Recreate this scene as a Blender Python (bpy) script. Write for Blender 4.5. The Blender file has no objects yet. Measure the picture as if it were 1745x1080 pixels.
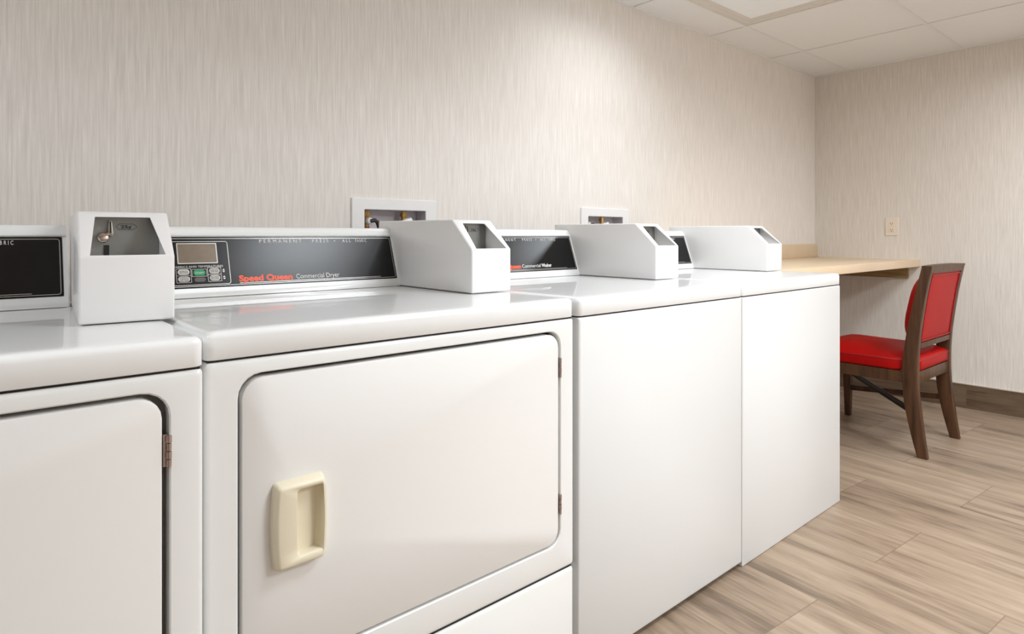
import bpy, bmesh, math, random
from mathutils import Vector, Matrix
random.seed(7)
R = math.radians
SC = bpy.context.scene
COL = SC.collection

# ------------------------------------------------------------------ camera, world, exposure
cam_data = bpy.data.cameras.new('camera')
cam = bpy.data.objects.new('camera', cam_data)
COL.objects.link(cam)
SC.camera = cam
cam.location = (-2.6021, -1.0172, 1.0541)
cam.rotation_euler = (R(90), 0, -0.7114)
cam_data.sensor_fit = 'HORIZONTAL'
cam_data.sensor_width = 36.0
cam_data.lens = 1058.875 / 1745.0 * 36.0
cam_data.shift_x = (872.5 - 871.62) / 1745.0
cam_data.shift_y = (401.77 - 540.0) / 1745.0
cam_data.clip_start = 0.02

world = bpy.data.worlds.new('world')
SC.world = world
world.use_nodes = True
world.node_tree.nodes['Background'].inputs[0].default_value = (0.9, 0.93, 1.0, 1)
world.node_tree.nodes['Background'].inputs[1].default_value = 0.3

SC.view_settings.view_transform = 'Standard'
SC.view_settings.look = 'None'
SC.view_settings.gamma = 1.0
SC.view_settings.use_curve_mapping = False
SC.view_settings.exposure = 0.1

# lens strengths of the ceiling lights and of the added fill lights
LENS = {'near': 6.6, 'east': 4.4, 'rear': 8.6, 'wall': 0.10, 'mid_fill': 0.8, 'west_fill': 2.6}
WATT = {'near': (15, 150), 'east': (18, 165), 'rear': (61, 160), 'wall': (0.05, 160), 'mid_fill': (4.6, 138), 'west_fill': (19, 165)}   # lamp power and beam angle

# ------------------------------------------------------------------ room measures
XE, YW, ZC = 1.9962, 0.9562, 2.2053       # end wall, long wall, ceiling
XW, YS = -4.6, -3.2                       # the unseen sides of the room
GX, GY, GDX, GDY = 0.6096, 0.0697, 0.7007, 0.6627   # ceiling grid

# ------------------------------------------------------------------ materials
def srgb(r, g, b):
    f = lambda c: (c / 255 / 12.92) if c / 255 <= 0.04045 else ((c / 255 + 0.055) / 1.055) ** 2.4
    return (f(r), f(g), f(b), 1)

def mat(name, col, rough=0.5, metal=0.0, coat=0.0, spec=0.5, noise=0.0, nscale=20.0, bump=0.0, bscale=200.0, coatr=0.05):
    m = bpy.data.materials.new(name)
    m.use_nodes = True
    nt = m.node_tree
    b = nt.nodes['Principled BSDF']
    b.inputs['Base Color'].default_value = col
    b.inputs['Roughness'].default_value = rough
    b.inputs['Metallic'].default_value = metal
    b.inputs['Specular IOR Level'].default_value = spec
    b.inputs['Coat Weight'].default_value = coat
    b.inputs['Coat Roughness'].default_value = coatr
    tc = nt.nodes.new('ShaderNodeTexCoord')
    if noise > 0:
        n = nt.nodes.new('ShaderNodeTexNoise')
        n.inputs['Scale'].default_value = nscale
        n.inputs['Detail'].default_value = 4
        nt.links.new(tc.outputs['Object'], n.inputs['Vector'])
        mx = nt.nodes.new('ShaderNodeMix')
        mx.data_type = 'RGBA'
        mx.inputs[6].default_value = tuple(c * (1 - noise) for c in col[:3]) + (1,)
        mx.inputs[7].default_value = tuple(min(1, c * (1 + noise)) for c in col[:3]) + (1,)
        nt.links.new(n.outputs['Fac'], mx.inputs[0])
        nt.links.new(mx.outputs[2], b.inputs['Base Color'])
    if bump > 0:
        n = nt.nodes.new('ShaderNodeTexNoise')
        n.inputs['Scale'].default_value = bscale
        nt.links.new(tc.outputs['Object'], n.inputs['Vector'])
        bp = nt.nodes.new('ShaderNodeBump')
        bp.inputs['Strength'].default_value = bump
        bp.inputs['Distance'].default_value = 0.001
        nt.links.new(n.outputs['Fac'], bp.inputs['Height'])
        nt.links.new(bp.outputs[0], b.inputs['Normal'])
    return m

def wallpaper(name, axis, base):
    m = bpy.data.materials.new(name)
    m.use_nodes = True
    nt = m.node_tree
    b = nt.nodes['Principled BSDF']
    b.inputs['Roughness'].default_value = 0.75
    b.inputs['Specular IOR Level'].default_value = 0.25
    tc = nt.nodes.new('ShaderNodeTexCoord')
    def streak(sx, sz, detail):
        mp = nt.nodes.new('ShaderNodeMapping')
        s = [1, 1, sz]
        s[axis] = sx
        s[1 - axis] = 0.01
        mp.inputs['Scale'].default_value = s
        n = nt.nodes.new('ShaderNodeTexNoise')
        n.inputs['Scale'].default_value = 1
        n.inputs['Detail'].default_value = detail
        n.inputs['Roughness'].default_value = 0.6
        nt.links.new(tc.outputs['Object'], mp.inputs['Vector'])
        nt.links.new(mp.outputs[0], n.inputs['Vector'])
        return n
    n1 = streak(330, 9, 3)
    n2 = streak(150, 5, 2)
    add = nt.nodes.new('ShaderNodeMath'); add.operation = 'ADD'
    nt.links.new(n1.outputs['Fac'], add.inputs[0])
    nt.links.new(n2.outputs['Fac'], add.inputs[1])
    cr = nt.nodes.new('ShaderNodeValToRGB')
    e = cr.color_ramp.elements
    e[0].position = 0.36; e[1].position = 0.66
    k = base
    e[0].color = (k[0] * .86, k[1] * .85, k[2] * .83, 1)
    e[1].color = (min(1, k[0] * 1.06), min(1, k[1] * 1.065), min(1, k[2] * 1.07), 1)
    hf = nt.nodes.new('ShaderNodeMath'); hf.operation = 'MULTIPLY'; hf.inputs[1].default_value = 0.5
    nt.links.new(add.outputs[0], hf.inputs[0])
    nt.links.new(hf.outputs[0], cr.inputs[0])
    nt.links.new(cr.outputs[0], b.inputs['Base Color'])
    bp = nt.nodes.new('ShaderNodeBump')
    bp.inputs['Strength'].default_value = 0.35
    bp.inputs['Distance'].default_value = 0.0015
    nt.links.new(hf.outputs[0], bp.inputs['Height'])
    nt.links.new(bp.outputs[0], b.inputs['Normal'])
    return m

def math_node(nt, op, a, b=None, c=None):
    n = nt.nodes.new('ShaderNodeMath'); n.operation = op
    for i, v in enumerate((a, b, c)):
        if v is None: continue
        if isinstance(v, (int, float)): n.inputs[i].default_value = v
        else: nt.links.new(v, n.inputs[i])
    return n.outputs[0]

def plank_tile(name, dark=1.0, grout=True, skew=0.09, rowaxis='x'):
    """wood-look floor tile: rows 0.351 wide running across the room, joints every 0.69"""
    m = bpy.data.materials.new(name)
    m.use_nodes = True
    nt = m.node_tree
    b = nt.nodes['Principled BSDF']
    b.inputs['Roughness'].default_value = 0.42
    b.inputs['Specular IOR Level'].default_value = 0.4
    tc = nt.nodes.new('ShaderNodeTexCoord')
    sp = nt.nodes.new('ShaderNodeSeparateXYZ')
    nt.links.new(tc.outputs['Object'], sp.inputs[0])
    X, Y, Z = sp.outputs
    if rowaxis == 'x':
        s = math_node(nt, 'MULTIPLY_ADD', Y, -skew, X)            # across the rows
        t = math_node(nt, 'MULTIPLY_ADD', X, skew, Y)             # along the rows
    elif rowaxis == 'yz':
        s = Z; t = Y
    else:
        s = Z; t = X
    rowf = math_node(nt, 'DIVIDE', math_node(nt, 'ADD', s, 0.03 + 0.351 * 20), 0.351)
    row = math_node(nt, 'FLOOR', rowf)
    par = math_node(nt, 'MODULO', row, 2.0)
    colf = math_node(nt, 'ADD', math_node(nt, 'DIVIDE', math_node(nt, 'ADD', t, -0.045 + 0.69 * 20), 0.69), math_node(nt, 'MULTIPLY', par, 0.5))
    colf2 = colf
    coln = math_node(nt, 'FLOOR', colf2)
    # random value of each tile
    cmb = nt.nodes.new('ShaderNodeCombineXYZ')
    nt.links.new(row, cmb.inputs[0]); nt.links.new(coln, cmb.inputs[1])
    wn = nt.nodes.new('ShaderNodeTexWhiteNoise')
    nt.links.new(cmb.outputs[0], wn.inputs['Vector'])
    rnd = wn.outputs['Value']
    # streaks
    def streaks(sa, sb, det, off):
        c = nt.nodes.new('ShaderNodeCombineXYZ')
        nt.links.new(math_node(nt, 'MULTIPLY', s, sa), c.inputs[0])
        nt.links.new(math_node(nt, 'MULTIPLY', t, sb), c.inputs[1])
        nt.links.new(math_node(nt, 'MULTIPLY', rnd, off), c.inputs[2])
        n = nt.nodes.new('ShaderNodeTexNoise')
        n.inputs['Scale'].default_value = 1
        n.inputs['Detail'].default_value = det
        n.inputs['Roughness'].default_value = 0.62
        n.inputs['Distortion'].default_value = 0.25
        nt.links.new(c.outputs[0], n.inputs['Vector'])
        return n.outputs['Fac']
    a = streaks(16, 1.6, 5, 40)
    a2 = streaks(70, 5, 3, 17)
    v = math_node(nt, 'ADD', math_node(nt, 'MULTIPLY', a, 0.75), math_node(nt, 'MULTIPLY', a2, 0.25))
    v = math_node(nt, 'ADD', v, math_node(nt, 'MULTIPLY', math_node(nt, 'SUBTRACT', rnd, 0.5), 0.07 if grout else 0.02))
    cr = nt.nodes.new('ShaderNodeValToRGB')
    e = cr.color_ramp.elements
    c0, c1, c2 = srgb(112, 95, 79), srgb(148, 128, 108), srgb(171, 151, 130)
    wm = 1.0 if dark == 1.0 else 0.9
    D = lambda c: (c[0] * dark, c[1] * dark * wm, c[2] * dark * wm * wm, 1)
    e[0].position = 0.34; e[0].color = D(c0)
    e[1].position = 0.66; e[1].color = D(c2)
    k = e.new(0.48); k.color = D(c1)
    nt.links.new(v, cr.inputs[0])
    out = cr.outputs[0]
    if grout:
        fr = math_node(nt, 'FRACT', rowf)
        d1 = math_node(nt, 'MULTIPLY', math_node(nt, 'MINIMUM', fr, math_node(nt, 'SUBTRACT', 1.0, fr)), 0.351)
        fc = math_node(nt, 'FRACT', colf2)
        d2 = math_node(nt, 'MULTIPLY', math_node(nt, 'MINIMUM', fc, math_node(nt, 'SUBTRACT', 1.0, fc)), 0.69)
        g = math_node(nt, 'LESS_THAN', math_node(nt, 'MINIMUM', d1, d2), 0.0014)
        mx = nt.nodes.new('ShaderNodeMix'); mx.data_type = 'RGBA'
        nt.links.new(g, mx.inputs[0])
        nt.links.new(out, mx.inputs[6])
        mx.inputs[7].default_value = srgb(118, 102, 84)
        out = mx.outputs[2]
    nt.links.new(out, b.inputs['Base Color'])
    bp = nt.nodes.new('ShaderNodeBump')
    bp.inputs['Strength'].default_value = 0.12
    bp.inputs['Distance'].default_value = 0.001
    nt.links.new(v, bp.inputs['Height'])
    nt.links.new(bp.outputs[0], b.inputs['Normal'])
    return m

def wood(name, c_dark, c_light, scale=(40, 40, 3), rough=0.4, coat=0.2):
    m = bpy.data.materials.new(name)
    m.use_nodes = True
    nt = m.node_tree
    b = nt.nodes['Principled BSDF']
    b.inputs['Roughness'].default_value = rough
    b.inputs['Coat Weight'].default_value = coat
    tc = nt.nodes.new('ShaderNodeTexCoord')
    mp = nt.nodes.new('ShaderNodeMapping')
    mp.inputs['Scale'].default_value = scale
    n = nt.nodes.new('ShaderNodeTexNoise')
    n.inputs['Scale'].default_value = 1
    n.inputs['Detail'].default_value = 5
    n.inputs['Distortion'].default_value = 0.6
    cr = nt.nodes.new('ShaderNodeValToRGB')
    cr.color_ramp.elements[0].position = 0.3
    cr.color_ramp.elements[0].color = c_dark
    cr.color_ramp.elements[1].position = 0.7
    cr.color_ramp.elements[1].color = c_light
    nt.links.new(tc.outputs['Object'], mp.inputs['Vector'])
    nt.links.new(mp.outputs[0], n.inputs['Vector'])
    nt.links.new(n.outputs['Fac'], cr.inputs[0])
    nt.links.new(cr.outputs[0], b.inputs['Base Color'])
    return m

def emit(name, col, s):
    m = bpy.data.materials.new(name)
    m.use_nodes = True
    b = m.node_tree.nodes['Principled BSDF']
    b.inputs['Base Color'].default_value = (0.8, 0.8, 0.78, 1)
    b.inputs['Roughness'].default_value = 0.4
    b.inputs['Emission Color'].default_value = col
    b.inputs['Emission Strength'].default_value = s
    return m

M = {}
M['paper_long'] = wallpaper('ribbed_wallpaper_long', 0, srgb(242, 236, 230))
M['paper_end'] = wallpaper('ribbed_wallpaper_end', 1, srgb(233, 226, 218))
M['floor'] = plank_tile('wood_look_floor_tile')
M['base_end'] = plank_tile('wood_look_skirting_tile', dark=0.5, grout=False, rowaxis='yz')
M['base_long'] = plank_tile('wood_look_skirting_tile_long', dark=0.5, grout=False, rowaxis='xz')
M['taupe'] = mat('taupe_bounce_cut', srgb(112, 102, 94), 0.8)  # dark colour given to the unseen left wall to cut bounced light
M['metal_trim'] = mat('satin_metal_trim', srgb(200, 190, 176), 0.35, 0.6)
M['ceil'] = mat('ceiling_tile', srgb(241, 241, 241), 0.9, noise=0.02, nscale=180, bump=0.25, bscale=260)
M['grid'] = mat('ceiling_grid_paint', srgb(238, 238, 237), 0.45)
M['enamel'] = mat('white_enamel', srgb(237, 237, 235), 0.22, coat=0.35, noise=0.006, nscale=3)
M['lid'] = mat('glossy_white_porcelain', srgb(240, 240, 239), 0.3, spec=0.3, coat=0.6, coatr=0.02, noise=0.006, nscale=3)
M['door'] = mat('white_door_enamel', srgb(234, 232, 229), 0.38, noise=0.006, nscale=3)
M['panel'] = mat('white_front_panel_enamel', srgb(217, 216, 214), 0.38, noise=0.006, nscale=3)
M['box'] = mat('white_powder_coat', srgb(235, 233, 231), 0.3, coat=0.25, noise=0.008, nscale=6)
M['dark'] = mat('dark_gap', srgb(38, 34, 32), 0.8)
M['gasket'] = mat('grey_gasket', srgb(120, 116, 112), 0.6)
M['black'] = mat('black_control_panel', srgb(12, 11, 11), 0.24, spec=0.34, noise=0.05, nscale=30)
M['silver'] = mat('silver_print', srgb(190, 186, 180), 0.35, 0.5)
M['white_print'] = mat('white_print', srgb(225, 222, 218), 0.5)
M['orange'] = mat('orange_red_print', srgb(238, 92, 58), 0.45)
M['lcd'] = mat('display_window', srgb(126, 110, 92), 0.25, noise=0.12, nscale=60)
M['btn_white'] = mat('pale_button', srgb(205, 201, 194), 0.4)
M['btn_green'] = mat('green_button', srgb(24, 150, 92), 0.35)
M['btn_grey'] = mat('grey_button', srgb(88, 78, 72), 0.4)
M['dk_print'] = mat('dark_print', srgb(40, 38, 36), 0.5)
M['steel'] = mat('brushed_steel', srgb(168, 160, 154), 0.32, 0.9, noise=0.08, nscale=80)
M['plate'] = mat('grey_coin_plate', srgb(138, 138, 134), 0.38, 0.4, noise=0.06, nscale=40)
M['chrome'] = mat('chrome', srgb(205, 190, 180), 0.12, 1.0)
M['hinge'] = mat('worn_hinge_steel', srgb(176, 156, 148), 0.35, 0.8, noise=0.2, nscale=90)
M['ivory'] = mat('ivory_plastic', srgb(232, 222, 197), 0.38, noise=0.01, nscale=8)
M['plastic'] = mat('white_plastic', srgb(240, 238, 236), 0.4)
M['outlet_plate'] = mat('almond_plastic', srgb(236, 222, 206), 0.35)
M['slot'] = mat('outlet_slot', srgb(90, 74, 64), 0.6)
M['recess'] = mat('grey_outlet_box_plastic', srgb(205, 198, 203), 0.5, noise=0.05, nscale=30)
M['brass'] = mat('brass', srgb(178, 142, 84), 0.35, 0.95, noise=0.15, nscale=60)
M['black_rubber'] = mat('black_rubber', srgb(48, 42, 36), 0.5)
M['red_plastic'] = mat('dark_red_plastic', srgb(125, 25, 30), 0.45)
M['laminate'] = mat('maple_laminate', srgb(230, 205, 172), 0.32, noise=0.06, nscale=9)
M['laminate'].node_tree.nodes['Noise Texture'].inputs['Detail'].default_value = 8
M['cleat'] = wood('pine_cleat', srgb(128, 106, 66), srgb(168, 140, 92), (3, 3, 60), 0.6, 0)
M['caulk'] = mat('white_caulk', srgb(238, 226, 208), 0.5)
M['chair_wood'] = wood('walnut_stain', srgb(58, 33, 17), srgb(94, 62, 36), (45, 45, 4), 0.42, 0.0)
M['vinyl'] = mat('red_vinyl', srgb(168, 10, 10), 0.45, spec=0.16, noise=0.05, nscale=12, bump=0.15, bscale=420)
M['piping'] = mat('red_piping', srgb(158, 20, 20), 0.4)
M['black_steel'] = mat('black_painted_bar', srgb(22, 20, 20), 0.4)
M['fixture'] = mat('fixture_paint', srgb(222, 216, 208), 0.4)
for k_, s_ in LENS.items():
    M['lens_' + k_] = emit('light_lens_' + k_, (0.87, 0.93, 0.985, 1), s_)

# ------------------------------------------------------------------ mesh helpers
def link(o, parent=None):
    COL.objects.link(o)
    if parent is not None: o.parent = parent
    return o

def obj(name, bm, m, parent=None, smooth=35, loc=None):
    bmesh.ops.recalc_face_normals(bm, faces=bm.faces)
    me = bpy.data.meshes.new(name)
    bm.to_mesh(me); bm.free()
    me.materials.append(m)
    if smooth:
        for p in me.polygons: p.use_smooth = True
        me.set_sharp_from_angle(angle=R(smooth))
    o = bpy.data.objects.new(name, me)
    if loc: o.location = loc
    return link(o, parent)

def thing(name, label, cat, loc=(0, 0, 0), rotz=0, group=None):
    o = bpy.data.objects.new(name, None)
    o.empty_display_size = 0.1
    COL.objects.link(o)
    o.location = loc; o.rotation_euler = (0, 0, rotz)
    o['label'] = label; o['category'] = cat
    if group: o['group'] = group
    return o

def struct(name, bm, m, parent=None, smooth=30):
    o = obj(name, bm, m, parent, smooth)
    o['kind'] = 'structure'
    return o

def box(bm, x0, x1, y0, y1, z0, z1, bev=0.0, seg=2):
    vs = [bm.verts.new((x, y, z)) for z in (z0, z1) for y in (y0, y1) for x in (x0, x1)]
    fs = []
    for f in ((0, 2, 3, 1), (4, 5, 7, 6), (0, 1, 5, 4), (2, 6, 7, 3), (0, 4, 6, 2), (1, 3, 7, 5)):
        fs.append(bm.faces.new([vs[i] for i in f]))
    if bev > 0:
        ed = list({e for f in fs for e in f.edges})
        bmesh.ops.bevel(bm, geom=ed, offset=bev, segments=seg, profile=0.5, affect='EDGES')
    return bm

def B(*a, **k):
    return box(bmesh.new(), *a, **k)

def rrect(cx, cy, w, h, r, n=5):
    pts = []
    r = max(1e-5, min(r, w / 2 - 1e-5, h / 2 - 1e-5))
    for k, (sx, sy) in enumerate(((1, 1), (-1, 1), (-1, -1), (1, -1))):
        for i in range(n + 1):
            a = math.pi / 2 * (k + i / n)
            pts.append((cx + sx * (w / 2 - r) + r * math.cos(a), cy + sy * (h / 2 - r) + r * math.sin(a)))
    return pts

def loft(bm, rings, cap0=True, cap1=True, closed=False):
    R_ = [[bm.verts.new(p) for p in ring] for ring in rings]
    n = len(R_[0])
    pairs = list(zip(R_[:-1], R_[1:]))
    if closed: pairs.append((R_[-1], R_[0]))
    for a, b in pairs:
        for i in range(n):
            j = (i + 1) % n
            bm.faces.new((a[i], a[j], b[j], b[i]))
    if cap0: bm.faces.new(R_[0])
    if cap1: bm.faces.new(list(reversed(R_[-1])))
    return bm

def XZ(pts, y): return [(p[0], y, p[1]) for p in pts]
def XY(pts, z): return [(p[0], p[1], z) for p in pts]
def YZ(pts, x): return [(x, p[0], p[1]) for p in pts]

def plate_y(x0, x1, z0, z1, yf, yb, r=0.004, edge=0.002):
    """a slab whose face looks to -y, face corners rounded, its edge softened"""
    cx, cz, w, h = (x0 + x1) / 2, (z0 + z1) / 2, x1 - x0, z1 - z0
    rr = lambda i, y: XZ(rrect(cx, cz, w - 2 * i, h - 2 * i, max(r - i, 1e-4)), y)
    return loft(bmesh.new(), [rr(0, yb), rr(0, yf + edge), rr(edge * .3, yf + edge * .3), rr(edge, yf)])

def prism_x(poly, x0, x1, bev=0.0, seg=3):
    """(y, z) outline pushed along x"""
    bm = bmesh.new()
    loft(bm, [YZ(poly, x0), YZ(poly, x1)])
    if bev:
        bmesh.ops.bevel(bm, geom=list(bm.edges), offset=bev, segments=seg, profile=0.5, affect='EDGES')
    return bm

def tube(bm, pts, r, n=12, caps=True):
    pts = [Vector(p) for p in pts]
    rs = r if isinstance(r, (list, tuple)) else [r] * len(pts)
    rings = []
    up = None
    for i, p in enumerate(pts):
        d = (pts[min(i + 1, len(pts) - 1)] - pts[max(i - 1, 0)]).normalized()
        if up is None:
            up = Vector((0, 0, 1)) if abs(d.z) < 0.9 else Vector((1, 0, 0))
        s = d.cross(up).normalized(); up = s.cross(d).normalized()
        rings.append([tuple(p + (s * math.cos(a) + up * math.sin(a)) * rs[i]) for a in [2 * math.pi * k / n for k in range(n)]])
    return loft(bm, rings, caps, caps)

def boolean(o, cutter, op='DIFFERENCE'):
    md = o.modifiers.new('b', 'BOOLEAN'); md.object = cutter; md.operation = op; md.solver = 'EXACT'
    dg = bpy.context.evaluated_depsgraph_get()
    dg.update()
    me = bpy.data.meshes.new_from_object(o.evaluated_get(dg))
    o.modifiers.clear()
    o.data = me
    bpy.data.objects.remove(cutter)
    return o

def text_mesh(body, size, m, name, parent, mtx, extrude=0.0004, sx=1.0, offset=0.0, spacing=1.0, width=None, align='LEFT', height=None):
    cu = bpy.data.curves.new('t', 'FONT')
    cu.body = body; cu.size = size; cu.extrude = extrude; cu.offset = offset
    cu.space_character = spacing; cu.align_x = align
    cu.resolution_u = 3
    to = bpy.data.objects.new('t', cu)
    COL.objects.link(to)
    dg = bpy.context.evaluated_depsgraph_get(); dg.update()
    me = bpy.data.meshes.new_from_object(to.evaluated_get(dg))
    bpy.data.objects.remove(to)
    xs = [v.co.x for v in me.vertices]
    k = sx
    if width: k = width / (max(xs) - min(xs))
    x0 = min(xs) if align == 'LEFT' else 0
    ys = [v.co.y for v in me.vertices]
    ky = height / (max(ys) - min(ys)) if height else 1
    for v in me.vertices:
        v.co.x = (v.co.x - x0) * k
        v.co.y *= ky
    me.transform(mtx)
    me.materials.clear(); me.materials.append(m)
    me.name = name
    o = bpy.data.objects.new(name, me)
    return link(o, parent)

def join_bm(objs, name, m, parent):
    bm = bmesh.new()
    for o in objs:
        bm.from_mesh(o.data)
    for o in objs: bpy.data.objects.remove(o)
    me = bpy.data.meshes.new(name); bm.to_mesh(me); bm.free(); me.materials.append(m)
    return link(bpy.data.objects.new(name, me), parent)

# ------------------------------------------------------------------ the room
struct('floor', B(XW, XE, YS, YW, -0.06, 0.0), M['floor'], smooth=0)

# long wall with two openings for the washer outlet boxes
HB = [(-1.628, -1.282), (-0.480, -0.133)]            # frames of the outlet boxes
HZ0, HZ1 = 0.955, 1.186
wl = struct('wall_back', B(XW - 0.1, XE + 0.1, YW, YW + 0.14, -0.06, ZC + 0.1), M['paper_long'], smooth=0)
for (a, b_) in HB:
    cut = obj('cut', B(a + 0.046, b_ - 0.046, YW - 0.05, YW + 0.095, HZ0 + 0.038, HZ1 - 0.038), M['dark'])
    boolean(wl, cut)
wl['kind'] = 'structure'
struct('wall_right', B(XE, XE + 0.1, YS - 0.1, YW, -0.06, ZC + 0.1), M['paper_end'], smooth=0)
struct('wall_left', B(XW - 0.1, XW, YS - 0.1, YW, -0.06, ZC + 0.1), M['taupe'], smooth=0)
struct('wall_front', B(XW, XE, YS - 0.1, YS, -0.06, ZC + 0.1), M['paper_long'], smooth=0)

# the lights sit in grid cells; ceiling tiles fill the others
LIGHTS = {(-1, 0): 'wall', (-3, -2): 'near', (0, -2): 'east', (-2, -4): 'rear', (-2, 0): 'mid_fill', (-7, -1): 'west_fill'}  # rear, mid and west are unseen fill lights added to brighten wall and machines
bm = bmesh.new()
k0 = int(math.floor((XW - GX) / GDX)); k1 = int(math.ceil((XE - GX) / GDX))
j0 = int(math.floor((YS - GY) / GDY)); j1 = int(math.ceil((YW - GY) / GDY))
box(bm, XW, XE, YS, YW, ZC + 0.12, ZC + 0.16)
for k in range(k0, k1):
    for j in range(j0, j1):
        if (k, j) in LIGHTS: continue
        xa, xb = max(XW, GX + k * GDX), min(XE, GX + (k + 1) * GDX)
        ya, yb = max(YS, GY + j * GDY), min(YW, GY + (j + 1) * GDY)
        if xb - xa < 0.02 or yb - ya < 0.02: continue
        box(bm, xa, xb, ya, yb, ZC, ZC + 0.016)
ceil = struct('ceiling', bm, M['ceil'], smooth=0)
bm = bmesh.new()
for k in range(k0, k1 + 1):
    x = GX + k * GDX
    if XW < x < XE: box(bm, x - 0.011, x + 0.011, YS, YW - 0.012, ZC - 0.0035, ZC - 0.0005, 0.001, 1)
for j in range(j0, j1 + 1):
    y = GY + j * GDY
    if YS < y < YW: box(bm, XW, XE - 0.012, y - 0.011, y + 0.011, ZC - 0.003, ZC - 0.0004, 0.001, 1)
struct('trim_1', bm, M['grid'])                       # grid bars
bm = bmesh.new()
box(bm, XW, XE, YW - 0.012, YW, ZC - 0.005, ZC)
box(bm, XE - 0.012, XE, YS, YW - 0.012, ZC - 0.005, ZC)
struct('trim_2', bm, M['grid'])                       # wall angle

LLAB = {'wall': 'dim square recessed ceiling light panel at the top edge, near the long wall',
        'near': 'lit square ceiling light over the aisle before the dryers',
        'east': 'lit square ceiling light over the aisle before the chair',
        'mid_fill': 'unseen square fill light, added to brighten the wall, above the left one of the two washers',
        'west_fill': 'unseen square fill light, added for the coin box sides, past the left end of the dryers',
        'rear': 'unseen square fill light, added for the machine fronts, at the far side of the aisle'}
def ceiling_light(k, j, key):
    x0, x1, y0, y1 = GX + k * GDX + .011, GX + (k + 1) * GDX - .011, GY + j * GDY + .011, GY + (j + 1) * GDY - .011
    cx, cy = (x0 + x1) / 2, (y0 + y1) / 2
    t = thing('ceiling_light', LLAB[key], 'ceiling light', (cx, cy, ZC), 0, 'square ceiling lights in the tile grid')
    w, h = x1 - x0, y1 - y0
    rr = lambda i, z, r=0.004: XY(rrect(0, 0, w - 2 * i, h - 2 * i, r, 2), z)
    bm = loft(bmesh.new(), [rr(0, 0.07), rr(0, -0.001), rr(0.026, -0.004), rr(0.030, 0.0), rr(0.034, 0.004),
                            rr(0.040, 0.004), rr(0.052, 0.016), rr(0.052, 0.068)], False, False, True)
    obj('light_frame', bm, M['fixture'], t)
    obj('lens', loft(bmesh.new(), [rr(0.0525, 0.020), rr(0.0525, 0.014)]), M['lens_' + key], t)
    la = bpy.data.lights.new('lamp', 'AREA')
    la.shape = 'RECTANGLE'; la.size = w - .12; la.size_y = h - .12
    la.energy = WATT[key][0]; la.spread = R(WATT[key][1]); la.color = (0.87, 0.93, 0.985)
    lo = bpy.data.objects.new('lamp', la); lo.location = (0, 0, 0.012); link(lo, t)
    obj('housing', B(-w / 2 + .003, w / 2 - .003, -h / 2 + .003, h / 2 - .003, 0.071, 0.10), M['fixture'], t)
    return t
for (k, j), key in LIGHTS.items():
    ceiling_light(k, j, key)

HBB = 0.1437
struct('baseboard_right', B(XE - 0.012, XE, YS, YW, 0, HBB), M['base_end'], smooth=0)
struct('baseboard_back', B(XW, XE - 0.012, YW - 0.012, YW, 0, HBB), M['base_long'], smooth=0)
bm = bmesh.new()
box(bm, XE - 0.0145, XE, YS, YW, HBB, HBB + 0.004)
box(bm, XW, XE - 0.0145, YW - 0.0145, YW, HBB, HBB + 0.004)
struct('trim_3', bm, M['metal_trim'], smooth=0)       # metal strip over the skirting tile

# ------------------------------------------------------------------ machines
ZB, ZT = 0.8585, 0.9055          # top of the cabinet, top of the lid
DEP = 0.715                      # depth of cabinet
SL = 0.347                       # slant of the console face

def lid_top(x0, x1, yf, yb, parent, r=0.011, zt=ZT):
    cx, cy, w, h = (x0 + x1) / 2, (yf + yb) / 2, x1 - x0, yb - yf
    rings = []
    rc = 0.014
    rr = lambda i, z: XY(rrect(cx, cy, w - 2 * i, h - 2 * i, max(rc - i * .5, 1e-3), 4), z)
    rings.append(rr(0.004, ZB + 0.0032)); rings.append(rr(0.001, ZB + 0.0035)); rings.append(rr(0, ZB + 0.005))
    rings.append(rr(0, zt - r))
    for a in (15, 35, 55, 75, 90):
        rings.append(rr(r * (1 - math.cos(R(a))), zt - r + r * math.sin(R(a))))
    rings.append(rr(0.026, zt + 0.0006))
    rings.append(rr(0.05, zt + 0.0008))
    bm = loft(bmesh.new(), rings)
    return obj('top_panel', bm, M['lid'], parent, 50)

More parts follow.
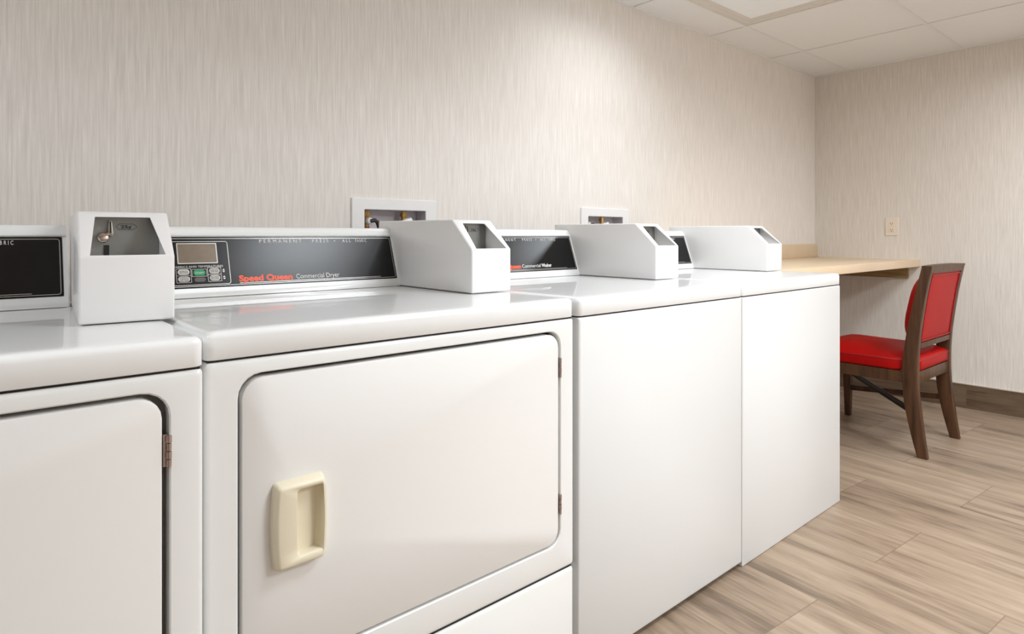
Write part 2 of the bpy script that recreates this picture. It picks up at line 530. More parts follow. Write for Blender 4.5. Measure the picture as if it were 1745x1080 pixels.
def console(x0, x1, yo, parent, kind, features):
    """slanted control housing standing on the top panel; x0..x1 local"""
    yb = 0.580 + yo
    z0 = ZT + 0.002
    def Y(z): return yb + (z - 0.908) * SL
    poly = [(Y(z0), z0), (Y(0.913), 0.913), (Y(0.920) , 0.920), (Y(1.0525), 1.0525), (Y(1.0525) - 0.0035, 1.0545), (Y(1.0525) - 0.0035, 1.0575),
            (Y(1.06) + 0.0015, 1.0615), (Y(1.07) + 0.000, 1.067), (Y(1.07) + 0.002, 1.073), (Y(1.07) + 0.009, 1.0765),
            (yb + 0.115, 1.078), (yb + 0.128, 1.072), (yb + 0.128, z0)]
    bm = prism_x(poly, x0, x1)
    # round off the ends a little
    ends = [e for e in bm.edges if abs(e.verts[0].co.x - e.verts[1].co.x) < 1e-6]
    bmesh.ops.bevel(bm, geom=ends, offset=0.0022, segments=2, profile=0.5, affect='EDGES')
    co = obj('console', bm, M['enamel'], parent, 40)
    # frame of the slanted face: local u along x, v up the slope
    L = math.hypot(1, SL)
    ex = Vector((1, 0, 0)); ev = Vector((0, SL, 1)).normalized(); en = ex.cross(ev)
    O = Vector((0, Y(0.908), 0.908))
    def mtx(u, v, lift):
        o_ = O + ex * u + ev * v + en * lift
        return Matrix(((ex.x, ev.x, en.x, o_.x), (ex.y, ev.y, en.y, o_.y), (ex.z, ev.z, en.z, o_.z), (0, 0, 0, 1)))
    def slab(name, u0, u1, v0, v1, l0, l1, r, m, par, n=5, edge=0.0):
        rings = [[tuple(mtx(p[0], p[1], l) @ Vector((0, 0, 0))) for p in rrect((u0 + u1) / 2, (v0 + v1) / 2, u1 - u0 - 2 * i, v1 - v0 - 2 * i, r, n)]
                 for i, l in (((0, l0), (0, l1)) if not edge else ((0, l0), (0, l1 - edge), (edge, l1)))]
        return obj(name, loft(bmesh.new(), rings), m, par, 30)
    def ring(bm, u0, u1, v0, v1, t, r, l0=0.0012, l1=0.0018):
        P = lambda i, l: [tuple(mtx(p[0], p[1], l) @ Vector((0, 0, 0))) for p in rrect((u0 + u1) / 2, (v0 + v1) / 2, u1 - u0 - 2 * i, v1 - v0 - 2 * i, max(r - i, .0005))]
        loft(bm, [P(0, l0), P(0, l1), P(t, l1), P(t, l0)], False, False, True)
    # dark recess line, then the black insert
    bu0, bu1, bv0, bv1 = x0 + 0.010, x1 - 0.0075, 0.0225, 0.1520
    slab('control_panel', bu0, bu1, bv0, bv1, -0.004, 0.0012, 0.002, M['black'], co, 2, 0.0006)
    bm = bmesh.new()
    ring(bm, bu0 + 0.003, bu1 - 0.004, bv0 + 0.0035, bv1 - 0.0045, 0.0013, 0.006)
    if kind == 'dryer':
        ring(bm, bu0 + 0.006, x1 - 0.472, bv0 + 0.0025 + .0045, bv1 - 0.012, 0.0014, 0.006)
    # thin rule under the name
    P = lambda u, v, l: tuple(mtx(u, v, l) @ Vector((0, 0, 0)))
    ru0, rv = x1 - 0.452, 0.0298
    loft(bm, [[P(ru0, rv, .0012), P(ru0, rv + .0012, .0012), P(ru0, rv + .0012, .0017), P(ru0, rv, .0017)],
              [P(x1 - 0.06, rv, .0012), P(x1 - .06, rv + .0012, .0012), P(x1 - .06, rv + .0012, .0017), P(x1 - .06, rv, .0017)]])
    o = obj('silver_outline', bm, M['silver'], co, 30)
    # words (u measured from the right end of the console)
    for wd, ua, ub in (('PERMANENT', -0.393, -0.281), ('PRESS', -0.251, -0.205), ('\u2022', -0.188, -0.184), ('ALL', -0.163, -0.137), ('FABRIC', -0.122, -0.088)):
        dot = wd == '\u2022'
        text_mesh(wd, 0.0125, M['white_print'], 'panel_lettering', co, mtx(x1 + ua, 0.1352, 0.0013), width=ub - ua, spacing=1.0 if dot else 1.6, extrude=0.0003)
    if kind == 'dryer':
        text_mesh('Speed Queen', 0.0215, M['orange'], 'name_lettering', co, mtx(x1 - 0.453, 0.0342, 0.0014), width=0.135, offset=0.0011)['label'] = 'bold orange name lettering'
        text_mesh('Commercial Dryer', 0.0182, M['white_print'], 'model_lettering', co, mtx(x1 - 0.308, 0.0350, 0.0013), width=0.121, extrude=0.0003)
    else:
        text_mesh('Speed Queen', 0.0215, M['orange'], 'name_lettering', co, mtx(x1 - 0.405, 0.0352, 0.0014), width=0.120, offset=0.0011)['label'] = 'bold orange name lettering'
        text_mesh('Commercial', 0.0182, M['white_print'], 'model_lettering', co, mtx(x1 - 0.279, 0.0365, 0.0013), width=0.088, extrude=0.0003)
        text_mesh('Washer', 0.0182, M['white_print'], 'model_lettering', co, mtx(x1 - 0.186, 0.0365, 0.0013), width=0.049, offset=0.0005, extrude=0.0003)
    if features:
        a = x1 + 1.6525      # maps the measured x of the middle dryer to local
        slab('display_window', a - 2.2385, a - 2.1530, 0.0850, 0.1332, 0.001, 0.0020, 0.001, M['lcd'], co, 2)
        bm = bmesh.new(); ring(bm, a - 2.2405, a - 2.1510, 0.0830, 0.1352, 0.0022, 0.002, 0.0012, 0.0026)
        obj('display_frame', bm, M['silver'], co, 30)
        text_mesh('FABRICS AND TEMPERATURES', 0.0068, M['silver'], 'button_heading', co, mtx(a - 2.2490, 0.0735, 0.0013), width=0.109, extrude=0.0003)
        def button(u0, u1, v0, v1, m, word=None, dark=True, frame=True):
            s = slab('button', a + u0, a + u1, v0, v1, 0.001, 0.0028, 0.0062, m, co, 5, 0.0006)
            s['label'] = {'green_button': 'green start button', 'pale_button': 'pale oval button', 'grey_button': 'blank grey oval button'}[m.name]
            if frame:
                bm = bmesh.new(); ring(bm, a + u0 - .0035, a + u1 + .0035, v0 - .0022, v1 + .0022, 0.0008, 0.0012)
                obj('button_outline', bm, M['silver'], co, 30)
            if word:
                h = (v1 - v0)
                ws = word.split('/')
                ps = []
                for q, w_ in enumerate(ws):
                    vv = v0 + h / 2 + (len(ws) / 2 - q - 1) * h * 0.3 + h * 0.04 * (1 if len(ws) > 1 else 0) - (0 if len(ws) > 1 else 0.0005)
                    ps.append(text_mesh(w_, 0.0040 if len(ws) > 1 else 0.0058, M['dk_print'], 't', None, mtx(a + (u0 + u1) / 2 - (u1 - u0) * .36, vv, 0.0029), width=(u1 - u0) * .72, extrude=0.0002))
                join_bm(ps, 'button_lettering', M['dk_print'] if dark else M['white_print'], co)
        button(-2.2420, -2.2165, 0.0560, 0.0695, M['btn_white'], 'NORMAL/HIGH TEMP')
        button(-2.2420, -2.2165, 0.0390, 0.0525, M['btn_white'], 'PERM/PRESS/MED TEMP')
        button(-2.2080, -2.1815, 0.0530, 0.0672, M['btn_green'], 'START', dark=False)
        button(-2.2075, -2.1820, 0.0370, 0.0485, M['btn_grey'], None, frame=False)
        button(-2.1730, -2.1490, 0.0570, 0.0705, M['btn_white'], 'DELICATES/LOW TEMP')
        button(-2.1730, -2.1490, 0.0395, 0.0530, M['btn_white'], 'NO HEAT/FLUFF')
        bm = bmesh.new()
        for vv in (0.0637, 0.0462):
            for s_ in (-1, 1):
                tri = [(a - 2.1425, vv + s_ * .0010), (a - 2.1365, vv + s_ * .0010), (a - 2.1395, vv + s_ * .0048)]
                loft(bm, [[P(u, v, .0012) for u, v in tri], [P(u, v, .0017) for u, v in tri]])
        obj('arrow_marks', bm, M['silver'], co, 0)
    return co

def coin_box(w, yf, parent, loc, rot=0.0, detail=True):
    """local: x 0..w, front at y 0, z 0 at the top panel"""
    H0, H1, YS_, L = 0.112, 0.189, 0.086, 0.480
    prof = [(0, 0.0), (0, H0), (YS_, H1), (L, H1 + 0.003), (L, 0.165), (0.345, 0.165), (0.335, 0.0)]
    # body: front column and a rear arm over the console
    bm = prism_x([(0, 0), (0, H0), (YS_, H1), (L, H1 + 0.002), (L, 0.0)], 0, w, 0.0045, 3)
    o = obj('coin_box', bm, M['box'], None, 40)
    # opening in the sloped face
    zo0, zo1 = H0 + 0.0015, H1 - 0.0095
    s = YS_ / (H1 - H0)
    pk = [(0.0030, zo0 + 0.001), (0.0035, zo0 - 0.014), (0.095, zo0 - 0.014), (0.095, H1 - 0.004), (YS_ + 0.003, H1 - 0.004)]
    boolean(o, obj('cut', prism_x(pk, 0.0128, w - 0.0128), M['dark'], None, 0))
    tr = lambda y: [(0.0160, y, zo0), (w - 0.0140, y, zo0), (w - 0.0295, y, zo1), (0.0265, y, zo1)]
    boolean(o, obj('cut', loft(bmesh.new(), [tr(-0.02), tr(0.0905)]), M['dark'], None, 0))
    for p in o.data.polygons: p.use_smooth = True
    o.data.set_sharp_from_angle(angle=R(40))
    o.parent = parent
    o.location = loc
    o.rotation_euler = (0, 0, rot)
    # coin plate with slot, crank and price tag
    pl = obj('coin_plate', B(0.0145, w - 0.0145, 0.0915, 0.0945, zo0 - 0.016, zo1 - 0.001), M['plate'], o, 0)
    bm = B(0.0405, 0.0485, 0.0895, 0.0915, zo0 - 0.004, zo0 + 0.016)
    obj('coin_return_slot', bm, M['dark'], o, 0)
    bm = bmesh.new()
    k = 0.0
    poly = [(0.046, 0.1475), (0.053, 0.144), (0.055, 0.150), (0.052, 0.172), (0.047, 0.174), (0.047, 0.160)]
    loft(bm, [[(x, 0.0855, z) for x, z in poly], [(x, 0.0915, z) for x, z in poly]])
    bmesh.ops.bevel(bm, geom=list(bm.edges), offset=0.0008, segments=2, profile=0.5, affect='EDGES')
    obj('coin_slot_bracket', bm, M['steel'], o, 30)
    obj('coin_slot', B(0.0492, 0.0514, 0.0845, 0.0858, 0.151, 0.1715), M['dark'], o, 0)
    bm = bmesh.new()
    tube(bm, [(0.039, 0.0915, 0.143), (0.039, 0.084, 0.143), (0.039, 0.081, 0.143), (0.039, 0.0795, 0.143)], [0.0095, 0.0095, 0.008, 0.004], 20)
    tube(bm, [(0.041, 0.083, 0.147), (0.048, 0.083, 0.150)], [0.0035, 0.0035], 10)
    obj('lock_knob', bm, M['chrome'], o, 40)
    bm = bmesh.new()
    hx = [(0.058, 0.1625), (0.064, 0.168), (0.086, 0.168), (0.092, 0.1625), (0.086, 0.157), (0.064, 0.157)]
    hi = [(0.075 + (x - .075) * .955, .1625 + (z - .1625) * .88) for x, z in hx]
    loft(bm, [[(x, .0914, z) for x, z in hx], [(x, .0908, z) for x, z in hx], [(x, .0908, z) for x, z in hi], [(x, .0914, z) for x, z in hi]], False, False, True)
    obj('price_tag_outline', bm, M['dk_print'], o, 0)
    text_mesh('25\u00a2', 0.0085, M['dk_print'], 'price_lettering', o,
              Matrix.Translation((0.066, 0.0912, 0.1595)) @ Matrix.Rotation(R(90), 4, 'X'), width=0.017, offset=0.0002, extrude=0.0003)
    return o

def foot(x, y, h, parent):
    bm = bmesh.new()
    tube(bm, [(x, y, 0), (x, y, 0.008), (x, y, 0.010), (x, y, h)], [0.018, 0.018, 0.007, 0.007], 14)
    return obj('foot', bm, M['black_rubber'], parent, 40)

def front_ring(x0, x1, z0, z1, i, r, y):
    return XZ(rrect((x0 + x1) / 2, (z0 + z1) / 2, x1 - x0 - 2 * i, z1 - z0 - 2 * i, r), y)

def hinge(z, x, parent):
    bm = bmesh.new()
    h = 0.046
    box(bm, x - 0.006, x + 0.001, 0.0045, 0.0065, z - h / 2, z + h / 2, 0.0004, 1)
    for q in range(4):
        a = z - h / 2 + q * h / 4
        tube(bm, [(x + 0.001, 0.0005, a + 0.0007), (x + 0.001, 0.0005, a + h / 4 - 0.0007)], 0.0036 if q % 2 else 0.0032, 10)
    o = obj('hinge', bm, M['hinge'], parent, 40)
    o['label'] = 'small worn steel door hinge'
    return o

def dryer(xr, yo, label, features, handle_side=True, box_w=0.1305, box_loc=None, box_rot=0.0, doorbot=0.342):
    W = 0.8138
    t = thing('dryer', label, 'dryer', (xr - W, yo, 0), 0, 'dryers in the row along the wall')
    zk = 0.274
    # door opening (local x)
    dx0, dx1, dz0, dz1 = W - 0.7655, W - 0.0455, doorbot - 0.006, 0.8335
    g = 0.0062
    def F(i, r, y): return front_ring(0.0005, W - 0.0005, zk, ZB, i, r, y)
    def D(i, r, y): return front_ring(dx0, dx1, dz0, dz1, i, r, y)
    rings = [F(0, .006, DEP), F(0, .006, 0.008), F(0.0012, .006, 0.0035), F(0.004, .006, 0.0010), F(0.008, .006, 0.0),
             D(-0.002, 0.038, 0.0), D(0, 0.037, 0.002), D(0, 0.037, 0.030), D(0.03, 0.02, 0.030)]
    bm = loft(bmesh.new(), rings)
    obj('cabinet', bm, M['enamel'], t, 35)
    # dark throat behind the door gap
    obj('door_gasket', loft(bmesh.new(), [D(0.0005, .036, .0295), D(0.0005, .036, .0262), D(0.05, .02, .0262), D(.05, .02, .0295)], False, False, True), M['gasket' if yo < 0 else 'dark'], t, 0)
    # lower access panel and its plinth
    kp = loft(bmesh.new(), [front_ring(0.002, W - 0.002, 0.022, zk - 0.005, 0, .004, DEP), front_ring(0.002, W - 0.002, 0.022, zk - 0.005, 0, .004, .006),
                            front_ring(0.002, W - 0.002, 0.022, zk - 0.005, .002, .004, .002), front_ring(0.002, W - 0.002, 0.022, zk - 0.005, .006, .004, 0.0)])
    obj('lower_access_panel', kp, M['enamel'], t, 35)
    obj('seam', B(0.004, W - 0.004, 0.006, DEP - .01, zk - 0.0055, zk + 0.0005), M['dark'], t, 0)
    obj('top_seam', B(0.0045, W - 0.0045, 0.005, DEP - .01, ZB - 0.0005, ZB + 0.0034), M['dark'], t, 0)
    for fx in (0.05, W - 0.05):
        for fy in (0.06, DEP - 0.06): foot(fx, fy, 0.023, t)
    # door, with a hole for the handle cup
    hx0, hx1, hz0, hz1 = W - 0.7112, W - 0.6262, 0.507, 0.650     # handle
    px0, px1, pz0, pz1 = W - 0.6770, W - 0.6300, 0.5260, 0.6360   # cup
    def DD(i, r, y): return front_ring(dx0 + g, dx1 - g * (1.45 if yo < 0 else .9), dz0 + g * .8, dz1 - g * 1.15, i, r, y)
    def P(i, y): return XZ(rrect((px0 + px1) / 2, (pz0 + pz1) / 2, px1 - px0 - 2 * i, pz1 - pz0 - 2 * i, 0.006), y)
    if handle_side:
        bm = loft(bmesh.new(), [DD(0, .032, .026), DD(0, .032, .004), DD(.0008, .032, .0018), DD(.003, .031, .0006), P(-.002, .0006), P(-.002, .026)], False, False, True)
    else:
        bm = loft(bmesh.new(), [DD(0, .032, .026), DD(0, .032, .004), DD(.0008, .032, .0018), DD(.003, .031, .0006)])
    door = obj('door', bm, M['door'], t, 35)
    if handle_side:
        def H(i, y, bulge, ri=0.006):
            pts = rrect((hx0 + hx1) / 2, (hz0 + hz1) / 2, hx1 - hx0 - 2 * i, hz1 - hz0 - 2 * i, ri, 5)
            # subdivide the long sides with a gentle outward bow
            out = []
            zc, hh = (hz0 + hz1) / 2, (hz1 - hz0) / 2
            xc = (hx0 + hx1) / 2
            n = len(pts)
            for k in range(n):
                a, b_ = pts[k], pts[(k + 1) % n]
                out.append(a)
                if abs(b_[1] - a[1]) > 0.05:
                    for q in range(1, 8):
                        out.append((a[0], a[1] + (b_[1] - a[1]) * q / 8))
            res = []
            for x, z in out:
                f = 1 - ((z - zc) / hh) ** 2
                res.append((x + (bulge * f if x > xc else -bulge * f), z))
            return XZ(res, y)
        def C(i, y, bulge=0.0015):
            pts = rrect((px0 + px1) / 2, (pz0 + pz1) / 2, px1 - px0 - 2 * i, pz1 - pz0 - 2 * i, 0.007, 5)
            out = []
            n = len(pts)
            for k in range(n):
                a, b_ = pts[k], pts[(k + 1) % n]
                out.append(a)
                if abs(b_[1] - a[1]) > 0.05:
                    for q in range(1, 8):
                        out.append((a[0], a[1] + (b_[1] - a[1]) * q / 8))
            zc, hh, xc = (pz0 + pz1) / 2, (pz1 - pz0) / 2, (px0 + px1) / 2
            res = []
            for x, z in out:
                x2 = x + (bulge * (1 - ((z - zc) / hh) ** 2) * (1 if x > xc else -0.4))
                if callable(y):
                    res.append((x2, y(min(1, max(0, (px1 - x) / (px1 - px0)))), z))
                else: res.append((x2, y, z))
            return res
        sc = lambda h: (lambda f: -0.0175 + 0.0405 * h * math.sin(min(1, f * 1.15) * math.pi / 2) ** 0.8)
        rings = [H(0, 0.0004, .005), H(0.001, -0.006, .005), H(0.003, -0.014, .0048), H(0.0055, -0.0185, .0045, .005), H(0.0085, -0.020, .004, .005),
                 C(-0.0012, -0.0195), C(0.0, -0.0180), C(0.0010, sc(0.35)), C(0.0018, sc(0.80)), C(0.0035, sc(0.95)), C(0.006, sc(1.0)), C(0.010, sc(1.0)), C(0.015, sc(1.0)), C(0.020, sc(1.0)), C(0.0225, sc(1.0))]
        obj('handle', loft(bmesh.new(), rings), M['ivory'], door, 50)['label'] = 'ivory plastic recessed pull'
    hinge(0.747, dx1 - 0.0015, door)
    hinge(0.4285, dx1 - 0.0015, door)
    lid_top(0, W, -0.0005, DEP, t)
    # console
    cx1 = W - 0.1290 if box_loc is None else box_loc[2]
    console(0.055, cx1, 0.0, t, 'dryer', features)
    bl = box_loc or (W - box_w, 0.2300, 0)
    coin_box(box_w, 0, t, (bl[0], bl[1], ZT + 0.0025), box_rot)
    return t

def washer(xr, label, raised, lip):
    W = 0.7575
    t = thing('washer', label, 'washer', (xr - W, 0, 0), 0, 'washers in the row along the wall')
    z0 = raised
    w0 = 0.0015
    rings = [front_ring(w0, W - w0, z0, ZB, 0, .004, DEP), front_ring(w0, W - w0, z0, ZB, 0, .004, .006),
             front_ring(w0, W - w0, z0, ZB, .0012, .004, .002), front_ring(w0, W - w0, z0, ZB, .004, .004, 0.0)]
    obj('cabinet', loft(bmesh.new(), rings), M['panel'], t, 35)
    obj('top_seam', B(0.005, W - 0.005, 0.005, DEP - .01, ZB - 0.0005, ZB + 0.0034), M['dark'], t, 0)
    if raised > 0.006:
        bm = B(0.010, W - 0.04, 0.012, DEP - 0.02, 0.012, z0 + 0.002)
        obj('base_frame', bm, M['steel'], t, 0)
        for fx in (0.03, W - 0.03):
            for fy in (0.05, DEP - 0.06): foot(fx, fy, raised, t)
    lid_top(0, W, -0.0005, DEP, t)
    cx1 = W - 0.1290
    co = console(0.012, cx1, 0.0, t, 'washer', False)
    if lip:
        bm = bmesh.new()
        tube(bm, [(W - 0.3595, 0.6415, 1.0655), (W - 0.3595, 0.6365, 1.0660)], 0.0032, 12)
        obj('screw_hole', bm, M['dark'], co, 30)
    coin_box(0.1305, 0, t, (W - 0.1305, 0.2350, ZT + 0.0025))
    return t

XD2 = -1.5238
XD3 = -2.3470
washer(0.0, 'white washing machine with plain front at the end of the row beside the wooden counter', 0.0, False)
washer(-0.7574, 'white washing machine with plain front between the middle dryer and the end washer', 0.017, True)
dryer(XD2, 0.0057, 'white commercial dryer with ivory door pull and green start button, middle of the row', True)
dryer(XD3, -0.026, 'white dryer at the left end of the row, its whole coin box facing out', True, True, 0.1400,
      (0.8138 - 0.1290 + 0.0001, 0.2360, 0.8138 - 0.1095), R(-4.0))

# ------------------------------------------------------------------ washer outlet boxes in the wall
def outlet_box(xa, xb, label, valves):
    t = thing('washer_outlet_box', label, 'outlet box', ((xa + xb) / 2, YW, (HZ0 + HZ1) / 2), 0, 'washer outlet boxes in the long wall')
    w, h = xb - xa, HZ1 - HZ0
    rr = lambda i, y, r=.004: XZ(rrect(0, 0, w - 2 * i, h - 2 * i, r, 3), y)
    jx, jz = 0.048, 0.040
    op = lambda y, e=0: XZ(rrect(0, 0, w - 2 * jx - 2 * e, h - 2 * jz - 2 * e, .003, 3), y)
    bm = loft(bmesh.new(), [rr(0, -0.0005), rr(0, -0.006), rr(.002, -0.008), op(-0.008, -.002), op(-0.006), op(-0.0005)], False, False, True)
    obj('face_frame', bm, M['plastic'], t, 30)
    bm = loft(bmesh.new(), [op(-0.0055, .0003), op(0.055, .0003), op(0.058, -.0015), op(-0.0004, -.0015)], False, False, True)
    loft(bm, [op(0.055, .0004), op(0.058, .0004)])
    obj('recessed_box', bm, M['recess'], t, 30)
    ix0, ix1, zt = -w / 2 + jx, w / 2 - jx, h / 2 - jz
    for f, kind in valves:
        x = ix0 + f * (ix1 - ix0)
        y = 0.022
        bm = bmesh.new()
        tube(bm, [(x, y, zt - .002), (x, y, zt - .008), (x, y, zt - .0085), (x, y, zt - .022), (x, y, zt - 0.0225), (x, y, zt - .034)],
             [.010, .010, .0135, .0135, .010, .010], 8)
        tube(bm, [(x, y, zt - 0.034), (x, y, zt - 0.046), (x, y, zt - .047), (x, y, zt - .062)], [.011, .011, .0095, .0095], 16)
        v = obj('valve', bm, M['brass'], t, 35)
        v['label'] = 'brass supply valve'
        bm = bmesh.new()
        tube(bm, [(x + .004, y - .008, zt - .040), (x + .004, y - .020, zt - .040), (x + .004, y - .024, zt - .040)], [.012, .012, .009], 16)
        obj('valve_stem', bm, M['plastic'], v, 40)
        bm = bmesh.new()
        if kind == 'hot':
            tube(bm, [(x + .004, y - .027, zt - .040), (x + .018, y - .028, zt - .037), (x + .028, y - .029, zt - .043), (x + .033, y - .029, zt - .058), (x + .034, y - .029, zt - .072)],
                 [.0065, .0075, .0075, .0068, .006], 12)
            obj('valve_lever', bm, M['black_rubber'], v, 50)
            bm = bmesh.new()
            tube(bm, [(x, y, zt - .060), (x, y, zt - .076)], .012, 14)
            obj('hose_collar', bm, M['red_plastic'], v, 40)
        else:
            tube(bm, [(x - .030, y - .027, zt - .043), (x - .006, y - .028, zt - .039), (x + .012, y - .028, zt - .033), (x + .020, y - .028, zt - .042)],
                 [.005, .007, .008, .005], 12)
            obj('valve_lever', bm, M['plastic'], v, 50)
        bm = bmesh.new()
        pts = [(x, y, zt - .070), (x, y - .006, zt - .10), (x, y - .03, zt - .13), (x, y - .075, zt - .17), (x, y - .095, zt - .25), (x, y - .09, zt - .45)]
        tube(bm, pts, .0085, 12)
        obj('hose', bm, M['black_rubber'], v, 50)
    return t
outlet_box(*HB[0], 'white framed wall box with brass valve and dark lever behind the middle dryer', ((0.085, 'hot'), (0.69, 'cold')))
outlet_box(*HB[1], 'white framed wall box in the wall behind the left one of the two washers', ((0.06, 'hot'), (0.50, 'cold')))

# ------------------------------------------------------------------ power outlet
t = thing('wall_outlet', 'almond power outlet on the end wall above the wooden counter', 'outlet', (XE, 0.456, 1.116))
def XR(pts, x): return [(x, p[0], p[1]) for p in pts]
rr = lambda w, h, x, r=.004: XR(rrect(0, 0, w, h, r, 3), x)
obj('cover_plate', loft(bmesh.new(), [rr(.078, .119, -.0003), rr(.078, .119, -.0035), rr(.074, .115, -.0055)]), M['outlet_plate'], t, 30)
rc = obj('receptacle', loft(bmesh.new(), [rr(.036, .072, -.005, .002), rr(.036, .072, -.0068, .002), rr(.035, .071, -.0072, .002)]), M['outlet_plate'], t, 30)
for s in (1, -1):
    zc = s * 0.021
    for yy in (-0.0062, 0.0062):
        obj('slot', B(-.0077, -.0070, yy - .0013, yy + .0013, zc - .0045, zc + .0045), M['slot'], rc, 0)
    obj('ground_hole', tube(bmesh.new(), [(-.0070, 0, zc - .0105), (-.0077, 0, zc - .0105)], .0024, 10), M['slot'], rc, 0)
obj('test_button', B(-.0085, -.0070, -.009, .009, -.0035, .0035, .0004), M['outlet_plate'], rc, 30)

# ------------------------------------------------------------------ counter
t = thing('countertop', 'pale maple-look counter on the long wall between the end washer and the end wall', 'counter', (0.012, 0.29, 0.857))
cw, cd = XE - 0.012 - 0.0004, YW - 0.29 - 0.0004
rings = []
for i, z in ((0.0015, 0), (0, .0015), (0, .0432), (.0006, .0446), (.0018, .0452)):
    rings.append(XY(rrect(cw / 2, cd / 2, cw - 2 * i, cd - 2 * i, .002, 2), z))
obj('counter_slab', loft(bmesh.new(), rings), M['laminate'], t, 40)
obj('backsplash', B(0.0, cw, cd - 0.022, cd, 0.0454, 0.138, .0015), M['laminate'], t, 30)
obj('support_rail', B(cw - 0.020, cw, 0.066, cd - 0.03, -0.078, -0.0003, .001), M['cleat'], t, 30)['label'] = 'bare pine support rail'
obj('support_rail', B(0.004, cw - 0.022, cd - 0.020, cd, -0.078, -0.0003, .001), M['cleat'], t, 30)['label'] = 'bare pine support rail'
bm = bmesh.new()
tube(bm, [(cw - .0015, 0.01, .0462), (cw - .0015, cd - .026, .0462)], .0022, 8)
tube(bm, [(cw - .0015, cd - .0235, .046), (cw - .0015, cd - .0235, .138)], .0022, 8)
obj('caulk_bead', bm, M['caulk'], t, 50)

# ------------------------------------------------------------------ chair
def chair():
    t = thing('dining_chair', 'dark wooden chair with red vinyl seat and back facing the counter', 'chair', (1.036, 0, 0), R(-1.6))
    PX = 0.250
    front = [(-.045, 0), (-.033, .046), (-.021, .092), (-.001, .183), (.012, .26), (.019, .345), (.0195, .43), (.013, .50), (.003, .568), (-.012, .66), (-.032, .76), (-.065, .91)]
    back = [(-.106, .905), (-.083, .79), (-.064, .66), (-.052, .56), (-.047, .47), (-.046, .38), (-.050, .29), (-.060, .20), (-.073, .10), (-.088, 0)]
    def Yf(z, prof):
        p = sorted(prof, key=lambda q: q[1])
        for a, b in zip(p[:-1], p[1:]):
            if a[1] <= z <= b[1]:
                return a[0] + (b[0] - a[0]) * (z - a[1]) / (b[1] - a[1])
        return p[-1][0]
    for s in (-1, 1):
        bm = bmesh.new()
        zs = [0, .05, .1, .15, .2, .25, .3, .36, .42, .47, .52, .57, .63, .70, .77, .84, .905]
        rings = []
        for z in zs:
            a, b_ = Yf(z, back), Yf(z, front)
            xo, xi = s * PX, s * (PX - (0.036 if z > .2 else 0.030 + .03 * z))
            cx, cy = (xo + xi) / 2, (a + b_) / 2
            rings.append([(p[0], p[1], z) for p in rrect(cx, cy, abs(xo - xi), b_ - a, .004, 2)])
        obj('back_leg', loft(bm, rings), M['chair_wood'], t, 40)
    def slanted(name, x0, x1, z0, z1, yoff0, yoff1, m, n=4, r=.003):
        """rail between the posts that follows their rake; yoff from the back face and front face"""
        bm = bmesh.new()
        rings = []
        for q in range(n + 1):
            z = z0 + (z1 - z0) * q / n
            ya, yb = Yf(z, back) + yoff0, Yf(z, front) + yoff1
            rings.append([(p[0], p[1], z) for p in rrect((x0 + x1) / 2, (ya + yb) / 2, x1 - x0, yb - ya, r, 2)])
        return obj(name, loft(bm, rings), m, t, 40)
    xi = PX - 0.036
    # top rail with a slight rise, lower back rail
    bm = bmesh.new()
    rings = []
    for q in range(13):
        x = -PX + 2 * PX * q / 12
        rise = 0.004 * (1 - (x / PX) ** 2)
        zb, zt_ = 0.876, 0.912 + rise
        ring = [(x, Yf(zb, back) + .0003, zb), (x, Yf(zb, front) - .0003, zb), (x, Yf(.905, front) - .001, zt_), (x, Yf(.905, back), zt_)]
        if abs(x) > xi: ring = [(x, Yf(.9052, back), .9052), (x, Yf(.9052, front), .9052), (x, Yf(.905, front) - .001, zt_), (x, Yf(.905, back), zt_)]
        rings.append(ring)
    obj('top_rail', loft(bm, rings), M['chair_wood'], t, 40)
    slanted('lower_back_rail', -xi, xi, .515, .540, .002, -.004, M['chair_wood'])
    # back upholstery: flat rear panel, crowned front pad
    bm = bmesh.new()
    NX, NZ = 14, 16
    def pad(sign, z0, z1, crown, base):
        grid = []
        for j in range(NZ + 1):
            z = z0 + (z1 - z0) * j / NZ
            row = []
            for i in range(NX + 1):
                u = i / NX * 2 - 1
                v = j / NZ * 2 - 1
                f = (1 - abs(u) ** 4) * (1 - abs(v) ** 4)
                f = max(f, 0) ** 0.6
                y = (Yf(z, back) + base - crown * f) if sign < 0 else (Yf(z, front) + base + crown * f)
                row.append(bm.verts.new((u * (xi - .002), y, z)))
            grid.append(row)
        return grid
    ga = pad(-1, .5415, .875, .006, .006)
    gb = pad(1, .5415, .875, .072, -.012)
    for g_, fl in ((ga, 0), (gb, 1)):
        for j in range(NZ):
            for i in range(NX):
                bm.faces.new((g_[j][i], g_[j][i + 1], g_[j + 1][i + 1], g_[j + 1][i]))
    def rim(g_): return g_[0] + [r_[-1] for r_ in g_[1:]] + g_[-1][-2::-1] + [r_[0] for r_ in g_[-2:0:-1]]
    ra, rb = rim(ga), rim(gb)
    for k in range(len(ra)):
        j = (k + 1) % len(ra)
        bm.faces.new((ra[k], ra[j], rb[j], rb[k]))
    pad_o = obj('back_cushion', bm, M['vinyl'], t, 50)
    # piping round the rear panel
    bm = bmesh.new()
    e = 0.010
    path = [(-xi + e, .5415 + e), (xi - e, .5415 + e), (xi - e, .875 - e), (-xi + e, .875 - e), (-xi + e, .5415 + e)]
    for a, b_ in zip(path[:-1], path[1:]):
        pts = []
        for q in range(9):
            z = a[1] + (b_[1] - a[1]) * q / 8
            pts.append((a[0] + (b_[0] - a[0]) * q / 8, Yf(z, back) + .0015, z))
        tube(bm, pts, .0022, 8)
    obj('back_piping', bm, M['piping'], pad_o, 60)
    # seat
    FW, FY, BY = 0.272, 0.500, -0.043
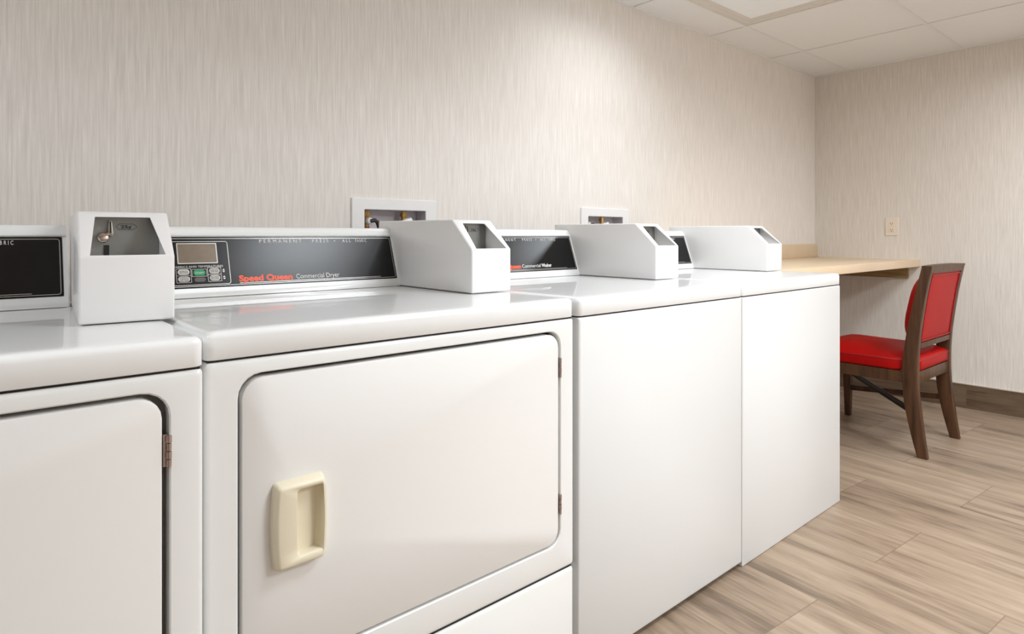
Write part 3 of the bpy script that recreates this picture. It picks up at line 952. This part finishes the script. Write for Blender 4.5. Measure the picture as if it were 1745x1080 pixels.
    def outline(inset, z, r=.03):
        """trapezoid seat outline, wide at the front"""
        pts = rrect(0, 0, 2, 2, .13, 4)
        out = []
        n = len(pts)
        for k in range(n):
            a, b_ = pts[k], pts[(k + 1) % n]
            out.append(a)
            if math.dist(a, b_) > .5:
                for q in range(1, 8): out.append((a[0] + (b_[0] - a[0]) * q / 8, a[1] + (b_[1] - a[1]) * q / 8))
        res = []
        for x, y in out:
            f = (y + 1) / 2
            hw = 0.247 + (FW - 0.247) * f - inset
            res.append((x * hw, (FY + BY) / 2 + y * ((FY - BY) / 2 - inset), z))
        return res
    rings = [outline(.010, .401), outline(.003, .405), outline(0, .413), outline(0, .448), outline(.003, .457), outline(.010, .4615)]
    for i, z in ((.03, .473), (.07, .486), (.12, .495), (.17, .500), (.21, .502)):
        rings.append(outline(i, z, .03))
    sc_ = obj('seat_cushion', loft(bmesh.new(), rings), M['vinyl'], t, 60)
    # carve clearance: narrow the cushion around the posts by colour-free shaping of the rear corners
    for v in sc_.data.vertices:
        if v.co.y < 0.024 and abs(v.co.x) > xi - .002:
            v.co.x = math.copysign(xi - .002, v.co.x)
    bm = bmesh.new()
    pr = outline(.001, .4525)
    pr = [(math.copysign(min(abs(p[0]), xi - .002), p[0]) if p[1] < .024 else p[0], p[1], p[2]) for p in pr]
    tube(bm, pr + [pr[0]], .0026, 8)
    obj('seat_piping', bm, M['piping'], sc_, 60)
    # seat frame
    bm = bmesh.new()
    box(bm, -xi, xi, -.040, -.018, .345, .400, .0015)
    box(bm, -FW + .014, FW - .014, FY - .032, FY - .008, .345, .400, .0015)
    for s in (-1, 1):
        a0, a1 = s * (.2465), s * (.2465 - .022)
        b0, b1 = s * (FW - .006), s * (FW - .028)
        pts = lambda z: [(a0, .0196, z), (a1, .0196, z), (b1, FY - .01, z), (b0, FY - .01, z)]
        loft(bm, [pts(.345), pts(.400)])
    obj('seat_frame', bm, M['chair_wood'], t, 30)
    for s in (-1, 1):
        rings = []
        for z in (0, .004, .2, .344):
            w = .030 + .014 * min(1, z / .30)
            cxx = s * (FW - .028 + .004 * (1 - z / .34))
            rings.append([(p[0], p[1], z) for p in rrect(cxx, FY - .030, w, w, .003, 2)])
        obj('front_leg', loft(bmesh.new(), rings), M['chair_wood'], t, 40)
    # stretchers
    def bar(name, a, b_, w, h, m):
        a, b_ = Vector(a), Vector(b_)
        d = (b_ - a).normalized()
        s = d.cross(Vector((0, 0, 1))).normalized(); u = s.cross(d)
        rings = [[tuple(p + s * q[0] + u * q[1]) for q in rrect(0, 0, w, h, .003, 2)] for p in (a, b_)]
        return obj(name, loft(bmesh.new(), rings), m, t, 40)
    bar('side_stretcher', (PX - .018, -.012, .205), (FW - .026, FY - .048, .165), .018, .030, M['chair_wood'])
    bar('diagonal_brace', (-PX + .022, .004, .222), (FW - .045, FY - .045, .262), .016, .026, M['black_steel'])['label'] = 'black diagonal brace'
    return t
chair()
